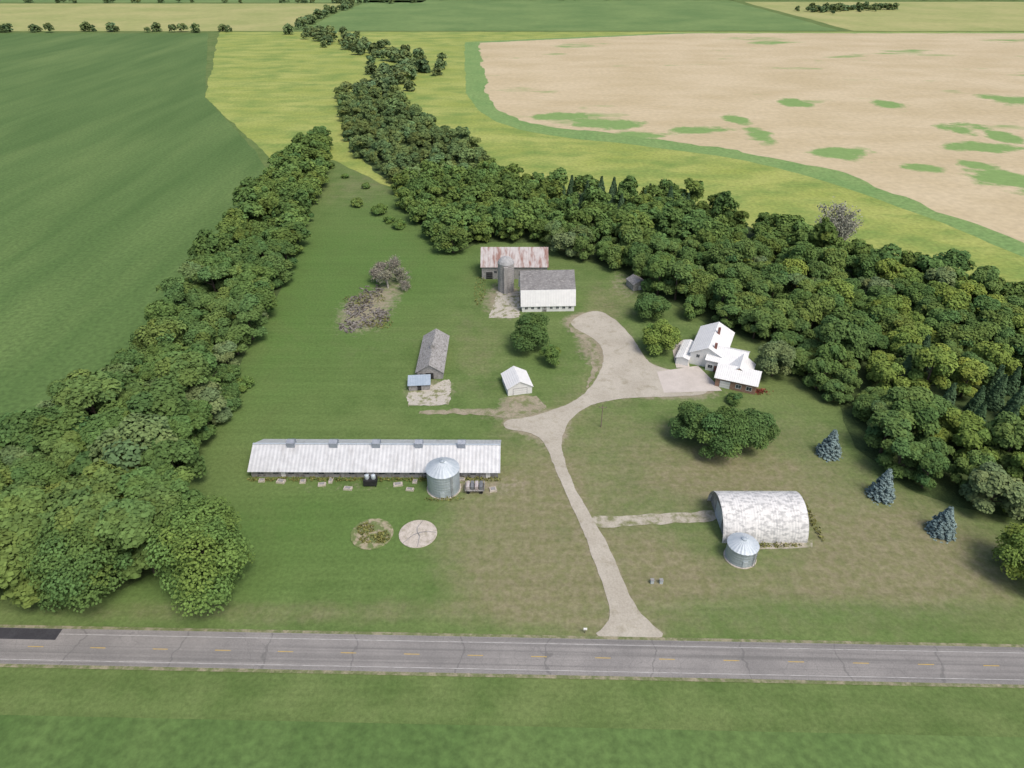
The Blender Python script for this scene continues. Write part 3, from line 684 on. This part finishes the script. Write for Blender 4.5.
for i,(px,py,a,b) in enumerate([(262,481,1.6,1.2),(281,482,2.2,1.4),(303,482,1.5,1.4),(322,485,2.0,1.2),(348,489,2.2,1.2),(398,485,2.4,1.3),(410,490,2,1),(331,481,1,2),(462,480,1.6,1.2),(493,490,1.8,1.6),(415,482,1.2,1.4)]):
    e=thing('concrete_block','pale weathered concrete block on the grass','block',G(px,py),r.uniform(-.2,.2),'blocks along the poultry barn')
    V_,F_=boxg(-a/2,a/2,-b/2,b/2,0,.45); V_=[(x*(.93 if z>.1 else 1),y*(.93 if z>.1 else 1),z) for x,y,z in V_]
    obj('block_body',V_,F_,m_conc,e)
    obj('lid',*boxg(-a*.3,a*.3,-b*.3,b*.3,.452,.55),m_darkwall,e)
e=thing('feed_machine','dark feed machine with two pale drums','machine',G(371,484))
box('base_frame',e,-1.6,1.6,-1.2,1.2,.4,1.9,m_dark)
for x in (-.8,.8): obj('drum',*lathe([(.55,1.9),(.6,2.4),(.55,2.9),(.2,3.1)],20,cx=x),m_binroof,e)
V_,F_=join([boxg(x-.1,x+.1,y-.1,y+.1,0,.4) for x in (-1.4,1.4) for y in (-1,1)]); obj('leg',V_,F_,m_dark,e)
e=thing('slatted_wagon','low slatted wagon loaded with dark crates','wagon',G(475,490))
V_,F_=join([boxg(-2.4,2.4,y,y+.25,1.0,1.1) for y in np.arange(-1.6,1.6,.4)]+[boxg(-2.4,-2.3,-1.6,1.6,1.11,1.7),boxg(2.3,2.4,-1.6,1.6,1.11,1.7)]); obj('deck',V_,F_,m_oldwood,e)
for i in range(4): box('crate',e,-2.1+i*1.08,-1.3+i*1.08,-1.2,1.2,1.12,2.0,m_grayplastic if i%2 else m_rust)
for x in (-1.6,1.6):
    for y in (-1.5,1.3):
        V_,F_=lathe([(.2,0),(.45,0),(.45,.2),(.2,.2)],16); V_=[(x+a,y+c,b+.45) for a,b,c in V_]; obj('wheel',V_,F_,m_dark,e)
def pole(px,py,h,label):
    e=thing('utility_pole',label,'pole',G(px,py)); obj('post',*tube([(0,0,0),(0,0,h)],[.17,.11],10),m_wire,e)
    box('crossarm',e,-1.1,1.1,-.18,-.06,h-.8,h-.65,m_wire)
    for x in (-1,0,1): obj('insulator',*lathe([(.06,h-.64 if x else h+.01),(.08,h-.5 if x else h+.1),(.03,h-.42 if x else h+.2)],8,cx=x,cy=-.12 if x else 0),m_glass,e)
pole(601,427,7.5,'wooden utility pole with crossarm on the lawn')
e=thing('mailbox','rural mailbox on a post beside the road','mailbox',G(585,633)); box('post',e,-.06,.06,-.06,.06,0,1.05,m_wire)
fixn(obj('box_body',*extr([(-.18,1.06),(.18,1.06),(.18,1.3),(.1,1.42),(-.1,1.42),(-.18,1.3)],'x',-.35,.35),m_white,e))
for px,py in ((652,583),(661,583)):
    e=thing('utility_pedestal','small grey utility pedestal standing in grass','pedestal',G(px,py),0,'utility pedestals'); V_,F_=boxg(-.35,.35,-.3,.3,0,1.0); obj('cabinet',V_,F_,m_binroof,e); box('cabinet_cap',e,-.4,.4,-.35,.35,1.003,1.1,m_darkwall)
rng=np.random.default_rng(8)
VV=[];CC=[]
def weeds(cx,cy,rx,ry,n,hgt=.5,size=.4):
    c=G(cx,cy);a=(G(cx+rx,cy)-c).length;b=(G(cx,cy+ry)-c).length
    t=rng.random(n)*6.28;q=np.sqrt(rng.random(n)); P=np.stack([c.x+a*q*np.cos(t),c.y+b*q*np.sin(t),rng.random(n)*hgt+.1],1)
    Nn=rng.normal(size=(n,3))+np.array([0,0,1]);Nn/=np.linalg.norm(Nn,axis=1)[:,None]; br=.6+.7*rng.random(n)
    v,c2=leaves(rng,P,Nn,size,np.stack([br,br,br,np.ones(n)],1)); VV.append(v);CC.append(c2)
weeds(366,530,9,6,160); weeds(382,538,8,6,160); weeds(372,540,14,4,120)
weeds(365,300,22,6,260,.8); weeds(378,324,16,6,200,.8); weeds(480,290,6,16,200,.7)
for x in range(255,498,14): weeds(x,480,8,2,50,.5,.35)
weeds(812,520,3,22,150,.6); weeds(770,546,34,2,160,.6,.35); weeds(444,500,20,2,90,.5,.35)
o=link(bpy.data.objects.new('weeds',cmesh('weeds',np.concatenate(VV),np.concatenate(CC),L_weed))); o['kind']='stuff'; o['label']='patches of yellow-green weeds by pads and walls'; o['category']='weeds'
# ---------------------------------------------------------------- camera & light
cam=bpy.data.cameras.new('camera'); cam.lens=24; cam.sensor_width=36; cam.clip_end=20000; cam.clip_start=.5
co=link(bpy.data.objects.new('camera',cam)); co.location=(0,0,H); co.rotation_euler=(math.pi/2-TH,0,0); sc.camera=co
az=math.radians(140); el=math.radians(58)
sd=Vector((math.sin(az)*math.cos(el),math.cos(az)*math.cos(el),math.sin(el)))
sl=bpy.data.lights.new('sun','SUN'); sl.energy=2.1; sl.angle=math.radians(22); sl.color=(1,.95,.88)
so=link(bpy.data.objects.new('sun',sl)); so.location=(0,0,300); so.rotation_euler=sd.to_track_quat('Z','Y').to_euler()
wd=bpy.data.worlds.new('World'); sc.world=wd; wd.use_nodes=True; nt=wd.node_tree
sky=nt.nodes.new('ShaderNodeTexSky'); sky.sky_type='NISHITA'; sky.sun_disc=False; sky.sun_elevation=el; sky.sun_rotation=az; sky.dust_density=4
nt.links.new(sky.outputs[0],nt.nodes['Background'].inputs[0]); nt.nodes['Background'].inputs[1].default_value=.15
sc.view_settings.view_transform='Standard'; sc.view_settings.look='None'; sc.view_settings.exposure=0
print('IND',nind,'FAR',len(far),len(farw),'CON',ncon)
